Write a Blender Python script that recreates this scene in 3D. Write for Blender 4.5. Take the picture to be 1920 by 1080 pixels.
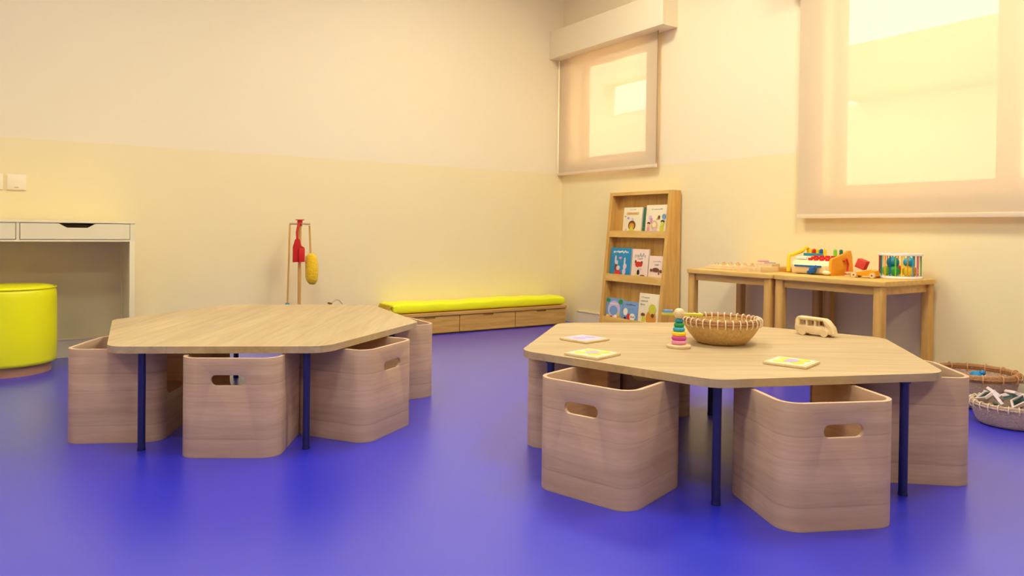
import bpy, bmesh, math, random
from mathutils import Vector, Matrix
random.seed(7)
PI = math.pi
scn = bpy.context.scene
for o in list(bpy.data.objects):
    bpy.data.objects.remove(o)
C = scn.collection

# ------------------------------------------------------------------ camera
X0, Y0, ZC = 3.862, 4.966, 3.05          # right wall, left wall, ceiling
cd = bpy.data.cameras.new('camera')
cam = bpy.data.objects.new('camera', cd); C.objects.link(cam)
th, pt, ro = 0.593, 0.0103, 0.0122
cp, sp, cr, sr = math.cos(pt), math.sin(pt), math.cos(ro), math.sin(ro)
fw = Vector((0, cp, -sp)); up0 = Vector((0, sp, cp)); rt0 = Vector((1, 0, 0))
rt = cr * rt0 + sr * up0; up = -sr * rt0 + cr * up0
Rz = Matrix.Rotation(-th, 3, 'Z')
rt, up, fw = Rz @ rt, Rz @ up, Rz @ fw
M = Matrix((rt, up, -fw)).transposed().to_4x4(); M.translation = (0, 0, 0.78)
cam.matrix_world = M
cd.sensor_width = 36; cd.lens = 36 * 1352 / 1920; cd.shift_y = -95 / 1920
cd.clip_start = 0.05; cd.clip_end = 200
scn.camera = cam

# ------------------------------------------------------------------ world, exposure
def lin(c):
    c = c / 255.0
    return c / 12.92 if c <= 0.04045 else ((c + 0.055) / 1.055) ** 2.4
def rgb(r, g, b): return (lin(r), lin(g), lin(b), 1.0)

w = bpy.data.worlds.new('world'); scn.world = w; w.use_nodes = True
wn = w.node_tree.nodes; bg = wn['Background']
bg.inputs[0].default_value = (1.0, 0.95, 0.85, 1); bg.inputs[1].default_value = 12.5
scn.view_settings.view_transform = 'Standard'; scn.view_settings.look = 'None'
scn.view_settings.exposure = 0.0; scn.view_settings.gamma = 1.0
scn.view_settings.use_curve_mapping = False
PANEL_STRENGTH = 34.5
PANEL_COLOUR = (1.0, 1.0, 0.81, 1)
PANELS = [(2.4, 3.2, 1.12), (0.2, 2.9, 0.8), (2.5, 1.2, 1.2), (0.2, 1.2, 0.8), (-2.0, 2.2, 0.7), (1.3, -1.2, 0.9), (-1.2, -1.2, 0.8)]

# ------------------------------------------------------------------ materials
MATS = {}
def mat(name, col, rough=0.5, spec=0.5, coat=0.0, bump=None, sheen=0, metal=0, var=None, alpha=None):
    if name in MATS: return MATS[name]
    m = bpy.data.materials.new(name); m.use_nodes = True; nt = m.node_tree; n = nt.nodes
    b = n['Principled BSDF']
    b.inputs['Base Color'].default_value = col; b.inputs['Roughness'].default_value = rough
    b.inputs['Specular IOR Level'].default_value = spec; b.inputs['Metallic'].default_value = metal
    b.inputs['Coat Weight'].default_value = coat
    b.inputs['Sheen Weight'].default_value = sheen
    tc = n.new('ShaderNodeTexCoord')
    if var:      # (scale, amount)
        nz = n.new('ShaderNodeTexNoise'); nz.inputs['Scale'].default_value = var[0]; nz.inputs['Detail'].default_value = 4
        nt.links.new(tc.outputs['Object'], nz.inputs['Vector'])
        mx = n.new('ShaderNodeMix'); mx.data_type = 'RGBA'
        mx.inputs[6].default_value = tuple(c * (1 - var[1]) for c in col[:3]) + (1,)
        mx.inputs[7].default_value = tuple(min(1, c * (1 + var[1])) for c in col[:3]) + (1,)
        nt.links.new(nz.outputs['Fac'], mx.inputs[0]); nt.links.new(mx.outputs[2], b.inputs['Base Color'])
    if bump:     # (scale, strength, distance)
        nz = n.new('ShaderNodeTexNoise'); nz.inputs['Scale'].default_value = bump[0]; nz.inputs['Detail'].default_value = 3
        nt.links.new(tc.outputs['Object'], nz.inputs['Vector'])
        bp = n.new('ShaderNodeBump'); bp.inputs['Strength'].default_value = bump[1]; bp.inputs['Distance'].default_value = bump[2]
        nt.links.new(nz.outputs['Fac'], bp.inputs['Height']); nt.links.new(bp.outputs['Normal'], b.inputs['Normal'])
    MATS[name] = m
    return m

def wood(name, light, dark, stretch=(1, 12, 12), scale=3.0, rough=0.45, band=None, rot=0.0):
    """grain stretched along the axis with the small factor; band=(axis, period) adds soft plank stripes"""
    if name in MATS: return MATS[name]
    m = bpy.data.materials.new(name); m.use_nodes = True; nt = m.node_tree; n = nt.nodes; L = nt.links
    b = n['Principled BSDF']; b.inputs['Roughness'].default_value = rough
    b.inputs['Specular IOR Level'].default_value = 0.35
    tc = n.new('ShaderNodeTexCoord'); mp = n.new('ShaderNodeMapping'); mp.inputs['Scale'].default_value = stretch
    mp.inputs['Rotation'].default_value = (0, 0, rot)
    mp.vector_type = 'POINT'
    L.new(tc.outputs['Object'], mp.inputs['Vector'])
    nz = n.new('ShaderNodeTexNoise'); nz.inputs['Scale'].default_value = scale; nz.inputs['Detail'].default_value = 8
    nz.inputs['Roughness'].default_value = 0.62; nz.inputs['Distortion'].default_value = 0.5
    L.new(mp.outputs[0], nz.inputs['Vector'])
    rp = n.new('ShaderNodeValToRGB'); rp.color_ramp.elements[0].position = 0.3; rp.color_ramp.elements[1].position = 0.72
    rp.color_ramp.elements[0].color = dark; rp.color_ramp.elements[1].color = light
    L.new(nz.outputs['Fac'], rp.inputs[0]); out = rp.outputs[0]
    if band:
        ax, per, amt = band
        sx = n.new('ShaderNodeSeparateXYZ'); L.new(tc.outputs['Object'], sx.inputs[0])
        d = n.new('ShaderNodeMath'); d.operation = 'DIVIDE'; d.inputs[1].default_value = per; L.new(sx.outputs[ax], d.inputs[0])
        fl = n.new('ShaderNodeMath'); fl.operation = 'FLOOR'; L.new(d.outputs[0], fl.inputs[0])
        wnz = n.new('ShaderNodeTexWhiteNoise'); wnz.noise_dimensions = '1D'; L.new(fl.outputs[0], wnz.inputs['W'])
        fr = n.new('ShaderNodeMath'); fr.operation = 'FRACT'; L.new(d.outputs[0], fr.inputs[0])
        lt = n.new('ShaderNodeMath'); lt.operation = 'LESS_THAN'; lt.inputs[1].default_value = 0.07; L.new(fr.outputs[0], lt.inputs[0])
        a1 = n.new('ShaderNodeMath'); a1.operation = 'MULTIPLY_ADD'; a1.inputs[1].default_value = amt; a1.inputs[2].default_value = 1 - amt * 0.6
        L.new(wnz.outputs['Value'], a1.inputs[0])
        a2 = n.new('ShaderNodeMath'); a2.operation = 'MULTIPLY_ADD'; a2.inputs[1].default_value = -amt * 0.7; L.new(lt.outputs[0], a2.inputs[0]); L.new(a1.outputs[0], a2.inputs[2])
        mx = n.new('ShaderNodeVectorMath'); mx.operation = 'SCALE'; L.new(out, mx.inputs[0]); L.new(a2.outputs[0], mx.inputs['Scale'])
        out = mx.outputs[0]
    L.new(out, b.inputs['Base Color'])
    bp = n.new('ShaderNodeBump'); bp.inputs['Strength'].default_value = 0.08; bp.inputs['Distance'].default_value = 0.002
    L.new(nz.outputs['Fac'], bp.inputs['Height']); L.new(bp.outputs[0], b.inputs['Normal'])
    MATS[name] = m
    return m

def wall_material():
    m = bpy.data.materials.new('wall_paint'); m.use_nodes = True; nt = m.node_tree; n = nt.nodes; L = nt.links
    b = n['Principled BSDF']; b.inputs['Roughness'].default_value = 0.55; b.inputs['Specular IOR Level'].default_value = 0.3
    g = n.new('ShaderNodeNewGeometry'); s = n.new('ShaderNodeSeparateXYZ'); L.new(g.outputs['Position'], s.inputs[0])
    gt = n.new('ShaderNodeMath'); gt.operation = 'GREATER_THAN'; gt.inputs[1].default_value = 1.268; L.new(s.outputs[2], gt.inputs[0])
    nz = n.new('ShaderNodeTexNoise'); nz.inputs['Scale'].default_value = 1.2; nz.inputs['Detail'].default_value = 2
    L.new(g.outputs['Position'], nz.inputs['Vector'])
    mx = n.new('ShaderNodeMix'); mx.data_type = 'RGBA'
    mx.inputs[6].default_value = WALL_LOW; mx.inputs[7].default_value = WALL_UP
    L.new(gt.outputs[0], mx.inputs[0]); L.new(mx.outputs[2], b.inputs['Base Color'])
    nb = n.new('ShaderNodeTexNoise'); nb.inputs['Scale'].default_value = 180
    L.new(g.outputs['Position'], nb.inputs['Vector'])
    bp = n.new('ShaderNodeBump'); bp.inputs['Strength'].default_value = 0.06; bp.inputs['Distance'].default_value = 0.001
    L.new(nb.outputs['Fac'], bp.inputs['Height']); L.new(bp.outputs[0], b.inputs['Normal'])
    return m
WALL_UP = rgb(250, 233, 196); WALL_LOW = rgb(249, 229, 177)
m_wall = wall_material()
m_ceil = mat('ceiling_paint', rgb(246, 236, 212), 0.8)
m_white = mat('white_lacquer', rgb(246, 230, 186), 0.35)
m_trim = mat('trim_paint', rgb(246, 228, 192), 0.4)
m_gap = mat('shadow_gap', rgb(120, 95, 70), 0.8)
m_dark = mat('dark_recess', rgb(60, 30, 20), 0.9)

def floor_material():
    m = bpy.data.materials.new('vinyl_floor'); m.use_nodes = True; nt = m.node_tree; n = nt.nodes; L = nt.links
    b = n['Principled BSDF']; b.inputs['Roughness'].default_value = 0.4; b.inputs['IOR'].default_value = 1.6; b.inputs['Coat Weight'].default_value = 0.8; b.inputs['Coat Roughness'].default_value = 0.3; b.inputs['Coat IOR'].default_value = 1.7
    g = n.new('ShaderNodeNewGeometry')
    nz = n.new('ShaderNodeTexNoise'); nz.inputs['Scale'].default_value = 35; nz.inputs['Detail'].default_value = 5
    L.new(g.outputs['Position'], nz.inputs['Vector'])
    mx = n.new('ShaderNodeMix'); mx.data_type = 'RGBA'
    mx.inputs[6].default_value = tuple(c * 0.94 for c in FLOOR[:3]) + (1,); mx.inputs[7].default_value = tuple(c * 1.06 for c in FLOOR[:3]) + (1,)
    L.new(nz.outputs['Fac'], mx.inputs[0]); L.new(mx.outputs[2], b.inputs['Base Color'])
    return m
FLOOR = rgb(32, 38, 205)
m_floor = floor_material()

m_top = wood('oak_tabletop', rgb(208, 182, 138), rgb(184, 154, 112), (1.2, 14, 14), 2.0, 0.42, band=(1, 0.13, 0.10))
m_cube = wood('ash_plywood', rgb(222, 186, 152), rgb(198, 160, 128), (2.2, 2.2, 26), 1.6, 0.5, band=(2, 0.062, 0.13))
m_ply = wood('ash_edge', rgb(236, 202, 168), rgb(218, 182, 148), (4, 4, 30), 2, 0.5)
m_pine = wood('pine', rgb(240, 198, 116), rgb(216, 166, 82), (10, 1.2, 10), 3.0, 0.42)
m_pinez = wood('pine_upright', rgb(234, 186, 104), rgb(208, 154, 74), (12, 12, 1.2), 3.0, 0.42)
m_slat = wood('pine_slats', rgb(232, 184, 102), rgb(206, 154, 74), (10, 10, 1.0), 3.0, 0.5, band=(1, 0.072, 0.13))
m_bench = wood('oak_bench', rgb(222, 174, 96), rgb(194, 144, 70), (1.2, 10, 14), 3.0, 0.45)
m_maple = wood('maple', rgb(240, 214, 168), rgb(222, 190, 140), (3, 8, 8), 4.0, 0.45)
m_yellow = mat('yellow_fabric', rgb(250, 250, 4), 0.65, sheen=0.1, bump=(350, 0.15, 0.001))
m_yleather = mat('yellow_vinyl', rgb(252, 246, 8), 0.38, bump=(120, 0.05, 0.001))
m_navy = mat('navy_metal', rgb(26, 26, 92), 0.4, metal=0.0)
m_base = wood('stool_plinth', rgb(190, 142, 110), rgb(168, 120, 90), (2, 2, 14), 3.0, 0.5)
m_wick = mat('wicker', rgb(214, 176, 110), 0.75, bump=(140, 0.9, 0.006), var=(95, 0.35))
m_wickd = mat('wicker_dark', rgb(176, 124, 78), 0.75, bump=(140, 0.9, 0.006), var=(70, 0.3))
m_wickp = mat('wicker_pale', rgb(206, 172, 148), 0.75, bump=(140, 0.9, 0.006), var=(95, 0.25))
m_bind = mat('binding_straw', rgb(244, 220, 182), 0.7)
m_red = mat('red_plastic', rgb(214, 30, 22), 0.4); m_redf = mat('red_felt', rgb(200, 22, 14), 0.8, bump=(200, 0.4, 0.003))
m_orange = mat('orange_plastic', rgb(238, 158, 20), 0.35); m_yel = mat('yellow_plastic', rgb(250, 206, 24), 0.35)
m_blue = mat('blue_plastic', rgb(16, 92, 170), 0.35); m_cyan = mat('cyan_plastic', rgb(56, 168, 200), 0.35)
m_teal = mat('teal_plastic', rgb(20, 140, 160), 0.4); m_green = mat('green_plastic', rgb(30, 150, 60), 0.35)
m_lime = mat('lime_plastic', rgb(130, 200, 40), 0.35); m_purple = mat('purple_print', rgb(186, 160, 216), 0.5)
m_lilac = mat('lilac_print', rgb(214, 190, 214), 0.5); m_yprint = mat('yellow_print', rgb(214, 208, 60), 0.5)
m_pink = mat('pink_paint', rgb(232, 146, 178), 0.4); m_mag = mat('magenta_paint', rgb(212, 70, 156), 0.4)
m_cream = mat('cream_plastic', rgb(248, 226, 176), 0.4); m_paper = mat('paper', rgb(248, 236, 210), 0.6)
m_brown = mat('brown_print', rgb(120, 66, 40), 0.6); m_black = mat('black_print', rgb(40, 34, 40), 0.6)
m_skyb = mat('sky_print', rgb(120, 160, 205), 0.6); m_bluebook = mat('blue_cover', rgb(20, 140, 186), 0.4)
m_dgreen = mat('dark_green_cover', rgb(50, 110, 84), 0.5); m_orp = mat('orange_print', rgb(222, 146, 40), 0.6)
m_yduster = mat('yellow_fleece', rgb(255, 205, 10), 0.9, bump=(90, 1.0, 0.01), sheen=0.3)
m_tan = mat('tan_print', rgb(232, 190, 130), 0.6); m_wtile = mat('white_frame', rgb(228, 206, 204), 0.45)
m_whitep = mat('white_plastic', rgb(250, 240, 226), 0.3)

def glass_mat(name, tint, transp=0.8, rough=0.05):
    m = bpy.data.materials.new(name); m.use_nodes = True; nt = m.node_tree; n = nt.nodes; L = nt.links
    for q in list(n): n.remove(q)
    o = n.new('ShaderNodeOutputMaterial'); t = n.new('ShaderNodeBsdfTransparent'); t.inputs[0].default_value = tint
    g = n.new('ShaderNodeBsdfGlossy'); g.inputs['Roughness'].default_value = rough
    mx = n.new('ShaderNodeMixShader'); mx.inputs[0].default_value = 1 - transp
    L.new(t.outputs[0], mx.inputs[1]); L.new(g.outputs[0], mx.inputs[2]); L.new(mx.outputs[0], o.inputs[0])
    return m
m_glass = glass_mat('window_glass', (0.96, 0.98, 0.97, 1), 0.94)
m_acry = glass_mat('green_acrylic', (0.25, 0.55, 0.55, 1), 0.85)
def blind_mat():
    m = bpy.data.materials.new('blind_fabric'); m.use_nodes = True; nt = m.node_tree; n = nt.nodes; L = nt.links
    for q in list(n): n.remove(q)
    o = n.new('ShaderNodeOutputMaterial'); d = n.new('ShaderNodeBsdfDiffuse'); d.inputs[0].default_value = BLIND
    t = n.new('ShaderNodeBsdfTranslucent'); t.inputs[0].default_value = (0.9, 0.82, 0.62, 1)
    tr = n.new('ShaderNodeBsdfTransparent'); tr.inputs[0].default_value = (1, 1.0, 0.95, 1)
    m1 = n.new('ShaderNodeMixShader'); m1.inputs[0].default_value = 0.06; m2 = n.new('ShaderNodeMixShader'); m2.inputs[0].default_value = 0.20
    L.new(d.outputs[0], m1.inputs[1]); L.new(t.outputs[0], m1.inputs[2])
    L.new(m1.outputs[0], m2.inputs[1]); L.new(tr.outputs[0], m2.inputs[2]); L.new(m2.outputs[0], o.inputs[0])
    return m
BLIND = rgb(236, 212, 178)
m_blind = blind_mat()

# ------------------------------------------------------------------ mesh helpers
class MB:
    def __init__(s): s.bm = bmesh.new(); s.mats = []
    def mi(s, m):
        if m is None: return 0
        if m not in s.mats: s.mats.append(m)
        return s.mats.index(m)
    def _tag(s, faces, m, smooth=False):
        i = s.mi(m)
        for f in faces:
            f.material_index = i; f.smooth = smooth
    def box(s, a, b, m=None, bev=0.0, rz=0, mtx=None, seg=2):
        lo = Vector([min(a[i], b[i]) for i in range(3)]); hi = Vector([max(a[i], b[i]) for i in range(3)])
        c = (lo + hi) / 2; d = hi - lo
        T = Matrix.Translation(c) @ Matrix.Rotation(rz, 4, 'Z') @ Matrix.Diagonal((*d, 1))
        if mtx: T = mtx @ T
        before = set(s.bm.faces)
        r = bmesh.ops.create_cube(s.bm, size=1, matrix=T)
        if bev > 0:
            es = list({e for v in r['verts'] for e in v.link_edges})
            bmesh.ops.bevel(s.bm, geom=es, offset=bev, segments=seg, affect='EDGES', profile=0.6)
        s._tag(set(s.bm.faces) - before, m, False)
    def cyl(s, p, q, r1, r2=None, m=None, n=20, smooth=True):
        p = Vector(p); q = Vector(q); d = q - p; r2 = r1 if r2 is None else r2
        T = Matrix.Translation((p + q) / 2) @ d.to_track_quat('Z', 'Y').to_matrix().to_4x4()
        before = set(s.bm.faces)
        bmesh.ops.create_cone(s.bm, cap_ends=True, segments=n, radius1=r1, radius2=r2, depth=d.length, matrix=T)
        s._tag(set(s.bm.faces) - before, m, smooth)
    def ball(s, c, r, m=None, sc=(1, 1, 1), mtx=None, u=18, v=12):
        T = Matrix.Translation(Vector(c)) @ Matrix.Diagonal((*sc, 1))
        if mtx: T = mtx @ T
        before = set(s.bm.faces)
        bmesh.ops.create_uvsphere(s.bm, u_segments=u, v_segments=v, radius=r, matrix=T)
        s._tag(set(s.bm.faces) - before, m, True)
    def tube(s, pts, r, m=None, n=8, close=False, rs=None):
        pts = [Vector(p) for p in pts]; N = len(pts); rings = []
        before = set(s.bm.faces)
        prev = None
        for i, p in enumerate(pts):
            a = pts[(i - 1) % N] if (close or i > 0) else p; b = pts[(i + 1) % N] if (close or i < N - 1) else p
            t = (b - a).normalized()
            ref = prev if prev is not None else (Vector((0, 0, 1)) if abs(t.z) < 0.9 else Vector((1, 0, 0)))
            x = ref.cross(t) if prev is None else (prev - t * prev.dot(t))
            x.normalize(); y = t.cross(x); prev = x
            rr = rs[i] if rs else r
            rings.append([s.bm.verts.new(p + (x * math.cos(2 * PI * k / n) + y * math.sin(2 * PI * k / n)) * rr) for k in range(n)])
        for i in range(N if close else N - 1):
            A, B = rings[i], rings[(i + 1) % N]
            for k in range(n):
                s.bm.faces.new((A[k], A[(k + 1) % n], B[(k + 1) % n], B[k]))
        if not close:
            s.bm.faces.new(rings[0][::-1]); s.bm.faces.new(rings[-1])
        s._tag(set(s.bm.faces) - before, m, True)
    def lathe(s, prof, m=None, n=48, c=(0, 0, 0), mod=None, closed=False):
        before = set(s.bm.faces); rings = []
        for j, (r, z) in enumerate(prof):
            if r < 1e-6:
                rings.append([s.bm.verts.new((c[0], c[1], c[2] + z))]); continue
            ring = []
            for k in range(n):
                a = 2 * PI * k / n; rr = r * (mod(a, j) if mod else 1)
                ring.append(s.bm.verts.new((c[0] + rr * math.cos(a), c[1] + rr * math.sin(a), c[2] + z)))
            rings.append(ring)
        K = len(rings)
        for j in range(K if closed else K - 1):
            A, B = rings[j], rings[(j + 1) % K]
            for k in range(n):
                k2 = (k + 1) % n
                if len(A) == 1 and len(B) == 1: continue
                if len(A) == 1: s.bm.faces.new((A[0], B[k2], B[k]))
                elif len(B) == 1: s.bm.faces.new((A[k], A[k2], B[0]))
                else: s.bm.faces.new((A[k], A[k2], B[k2], B[k]))
        s._tag(set(s.bm.faces) - before, m, True)
    def prism(s, pts, vec, m=None, bev=0.0, smooth=False):
        before = set(s.bm.faces); vec = Vector(vec)
        A = [s.bm.verts.new(Vector(p)) for p in pts]; B = [s.bm.verts.new(Vector(p) + vec) for p in pts]
        f1 = s.bm.faces.new(A); f2 = s.bm.faces.new(B[::-1]); N = len(pts)
        for i in range(N): s.bm.faces.new((A[i], B[i], B[(i + 1) % N], A[(i + 1) % N]))
        if bev > 0:
            es = list(f1.edges) + list(f2.edges)
            bmesh.ops.bevel(s.bm, geom=es, offset=bev, segments=3, affect='EDGES', profile=0.6)
        s._tag(set(s.bm.faces) - before, m, smooth)
    def build(s, name, m=None, parent=None, ang=35, fixn=True):
        if m is not None and not s.mats: s.mats.append(m)
        if fixn: bmesh.ops.recalc_face_normals(s.bm, faces=s.bm.faces[:])
        me = bpy.data.meshes.new(name); s.bm.to_mesh(me); s.bm.free()
        for q in s.mats: me.materials.append(q)
        for p in me.polygons: p.use_smooth = True
        me.set_sharp_from_angle(angle=math.radians(ang))
        o = bpy.data.objects.new(name, me); C.objects.link(o)
        if parent: o.parent = parent
        return o

def empty(name, loc, rz=0, label=None, cat=None, group=None):
    o = bpy.data.objects.new(name, None); C.objects.link(o); o.location = loc; o.rotation_euler = (0, 0, rz)
    o.empty_display_size = 0.1
    return tag(o, label, cat, group)
def tag(o, label=None, cat=None, group=None, kind=None):
    if label: o['label'] = label
    if cat: o['category'] = cat
    if group: o['group'] = group
    if kind: o['kind'] = kind
    return o
def struct(o): o['kind'] = 'structure'; return o
def copy_tree(o, parent=None):
    c = o.copy(); C.objects.link(c); c.parent = parent
    for ch in [x for x in bpy.data.objects if x.parent == o]: copy_tree(ch, c)
    return c
def rrect(w, h, r, n=6, cx=0, cy=0):
    P = []
    for (sx, sy, a0) in ((1, 1, 0), (-1, 1, 90), (-1, -1, 180), (1, -1, 270)):
        for i in range(n + 1):
            a = math.radians(a0 + 90 * i / n)
            P.append((cx + sx * (w / 2 - r) + r * math.cos(a), cy + sy * (h / 2 - r) + r * math.sin(a)))
    return P
def round_poly(V, r, n=6):
    P = []; N = len(V)
    for i in range(N):
        a, b, c = Vector(V[i - 1]), Vector(V[i]), Vector(V[(i + 1) % N])
        u = (a - b).normalized(); v = (c - b).normalized(); half = u.angle(v) / 2
        d = r / math.tan(half); cen = b + (u + v).normalized() * (r / math.sin(half))
        s0 = b + u * d; e0 = b + v * d
        a0 = math.atan2(s0.y - cen.y, s0.x - cen.x); a1 = math.atan2(e0.y - cen.y, e0.x - cen.x)
        da = (a1 - a0 + PI) % (2 * PI) - PI
        for k in range(n + 1):
            t = a0 + da * k / n; P.append((cen.x + r * math.cos(t), cen.y + r * math.sin(t)))
    return P
def boolean(o, cutters):
    """cut the meshes away, bake the result into the object's own mesh"""
    for c in cutters:
        md = o.modifiers.new('b', 'BOOLEAN'); md.operation = 'DIFFERENCE'; md.object = c; md.solver = 'EXACT'
    dg = bpy.context.evaluated_depsgraph_get(); me = bpy.data.meshes.new_from_object(o.evaluated_get(dg))
    o.modifiers.clear(); old = o.data; o.data = me
    for c in cutters: bpy.data.objects.remove(c)
    return o

# ------------------------------------------------------------------ setting
XL, YN = -3.6, -3.2
b = MB(); b.box((XL, YN, -0.1), (X0 + 0.2, Y0 + 0.2, 0)); struct(b.build('floor', m_floor))
b = MB(); b.box((XL, YN, ZC), (X0 + 0.2, Y0 + 0.2, ZC + 0.1)); struct(b.build('ceiling', m_ceil))
b = MB(); b.box((XL, Y0, 0), (X0, Y0 + 0.2, ZC)); struct(b.build('wall_left', m_wall))
b = MB(); b.box((XL - 0.1, YN, 0), (XL, Y0 + 0.2, ZC)); struct(b.build('wall_far', m_wall))
b = MB(); b.box((XL, YN - 0.1, 0), (X0, YN, ZC)); struct(b.build('wall_back', m_wall))
# right wall with two openings, one mesh
W1 = (3.948, 4.86, 1.365, 2.24); W2 = (0.55, 2.49, 1.02, 2.45)
b = MB(); x0, x1 = X0, X0 + 0.2
ys = [YN, W2[0], W2[1], W1[0], W1[1], Y0 + 0.2]
b.box((x0, ys[0], 0), (x1, ys[1], ZC)); b.box((x0, ys[2], 0), (x1, ys[3], ZC)); b.box((x0, ys[4], 0), (x1, ys[5], ZC))
for wv in (W1, W2):
    b.box((x0, wv[0], 0), (x1, wv[1], wv[2])); b.box((x0, wv[0], wv[3]), (x1, wv[1], ZC))
struct(b.build('wall_right', m_wall))
# baseboards
def skirting(b, p, q, t, zz):
    b.box(p, q)
b = MB(); b.box((XL, Y0 - 0.012, 0), (2.195, Y0, 0.10)); b.box((XL, Y0 - 0.017, 0.10), (2.195, Y0, 0.112), bev=0.003)
struct(b.build('baseboard_left', m_trim))
b = MB(); b.box((X0 - 0.012, YN, 0), (X0, Y0 - 0.25, 0.10)); b.box((X0 - 0.017, YN, 0.10), (X0, Y0 - 0.25, 0.112), bev=0.003)
struct(b.build('baseboard_right', m_trim))
# windows
def window(n, W, mull):
    y0, y1, z0, z1 = W; xf = X0 + 0.12; e = struct(empty('window_%d' % n, (xf, (y0 + y1) / 2, z0)))
    def L(x, y, z): return (x - xf, y - (y0 + y1) / 2, z - z0)
    b = MB(); t = 0.045
    b.box(L(xf, y0, z0), L(xf + 0.06, y1, z0 + t), bev=0.004); b.box(L(xf, y0, z1 - t), L(xf + 0.06, y1, z1), bev=0.004)
    b.box(L(xf, y0, z0 + t), L(xf + 0.06, y0 + t, z1 - t), bev=0.004); b.box(L(xf, y1 - t, z0 + t), L(xf + 0.06, y1, z1 - t), bev=0.004)
    for m_ in mull: b.box(L(xf, m_ - 0.045, z0 + t), L(xf + 0.06, m_ + 0.045, z1 - t), bev=0.004)
    b.build('window_frame', mat('window_frame_paint', rgb(186, 160, 122), 0.5), e)
    b = MB(); b.box(L(xf + 0.028, y0 + t, z0 + t), L(xf + 0.034, y1 - t, z1 - t)); b.build('pane', m_glass, e)
window(1, W1, []); window(2, W2, [1.585])
# pelmets above the blinds
def pelmet(y0, y1):
    b = MB(); b.box((3.71, y0, 2.243), (3.735, y1, 2.475), bev=0.002); b.box((3.735, y0, 2.46), (X0, y1, 2.475))
    b.box((3.735, y0, 2.243), (X0, y0 + 0.02, 2.46)); b.box((3.735, y0 + 0.02, 2.243), (X0, y1, 2.256))
    if y1 < Y0 - 0.05: b.box((3.735, y1 - 0.02, 2.256), (X0, y1, 2.46))
    return struct(b.build('trim_1' if y1 > 4 else 'trim_2', m_wall))
pelmet(3.64, Y0); pelmet(0.2, 2.72)
# roller blinds
def blind(y0, y1, zb, label):
    xb = X0 - 0.045
    e = empty('roller_blind', (xb, (y0 + y1) / 2, zb), 0, label, 'roller blind', 'roller blinds on the window wall')
    h = (y1 - y0) / 2
    b = MB()
    n = 12
    b.box((-0.0012, -h, 0.022), (0.0, h, 2.243 - zb)); b.build('fabric', m_blind, e)
    b = MB(); b.box((-0.008, -h, 0), (0.006, h, 0.024), bev=0.003); b.build('bottom_rail', mat('blind_rail', rgb(238, 214, 178), 0.5), e)
    b = MB(); b.tube([(-0.012, -h - 0.012, 2.243 - zb), (-0.012, -h - 0.012, 0.04), (-0.012, -h - 0.004, 0.03), (-0.012, -h - 0.004, 2.243 - zb)], 0.0018, n=6)
    b.build('cord', mat('cord', rgb(170, 140, 100), 0.6), e)
    return e
blind(3.785, 4.957, 1.252, 'small cream roller blind lowered over the bright window near the room corner')
blind(0.35, 2.62, 0.868, 'wide cream roller blind over the large window above the side tables')

# outside: paving, and a pale facade added and shaped for tones in the blinds
b = MB(); b.box((X0 + 0.2, -8, -0.1), (30, 24, -0.02)); struct(b.build('ground', mat('outside_paving', rgb(225, 205, 165), 0.8)))
e = empty('added_building', (9.0, 4.0, -0.02), 0, 'pale facade added across the yard, shaped for the tones in the blinds', 'added_building')
mr = mat('pale_render', rgb(246, 232, 204), 0.8)
b = MB(); b.box((0, -12, 0), (0.3, 4.2, 2.50)); b.box((0, 4.2, 0), (0.3, 5.2, 5.2)); b.box((0, 6.34, 0), (0.3, 14, 5.2)); b.box((0, 5.2, 0), (0.3, 6.34, 2.95)); b.box((0, 5.2, 3.55), (0.3, 6.34, 5.2)); b.build('wall', mr, e)  # opening shaped so bright sky makes a light patch in the small blind
b = MB(); b.box((-0.5, -12, 2.51), (0.3, 1.3, 3.15)); b.build('fascia', mat('tan_fascia', rgb(212, 180, 130), 0.8), e)  # band added to give a darker strip in the wide blind

# ceiling lights (out of frame)
for i, (px, py, k) in enumerate(PANELS):
    e = empty('ceiling_light', (px, py, ZC), 0, 'square ceiling light panel ' + ('near the room corner', 'above the bare hexagonal table', 'above the toy table', 'above the middle of the floor', 'at the far left end of the room', 'behind the camera on the window side', 'behind the camera away from the windows')[i], 'ceiling light', 'ceiling light panels')
    b = MB(); s = 0.3
    for a in ((-s, -s, s, -s + .02), (-s, s - .02, s, s), (-s, -s + .02, -s + .02, s - .02), (s - .02, -s + .02, s, s - .02)):
        b.box((a[0], a[1], -0.02), (a[2], a[3], 0.0))
    b.build('frame', m_whitep, e)
    m = bpy.data.materials.new('light_diffuser'); m.use_nodes = True; pb = m.node_tree.nodes['Principled BSDF']
    pb.inputs['Emission Color'].default_value = PANEL_COLOUR; pb.inputs['Emission Strength'].default_value = PANEL_STRENGTH * k
    b = MB(); b.box((-s + .021, -s + .021, -0.012), (s - .021, s - .021, -0.004)); b.build('diffuser', m, e)

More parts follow.
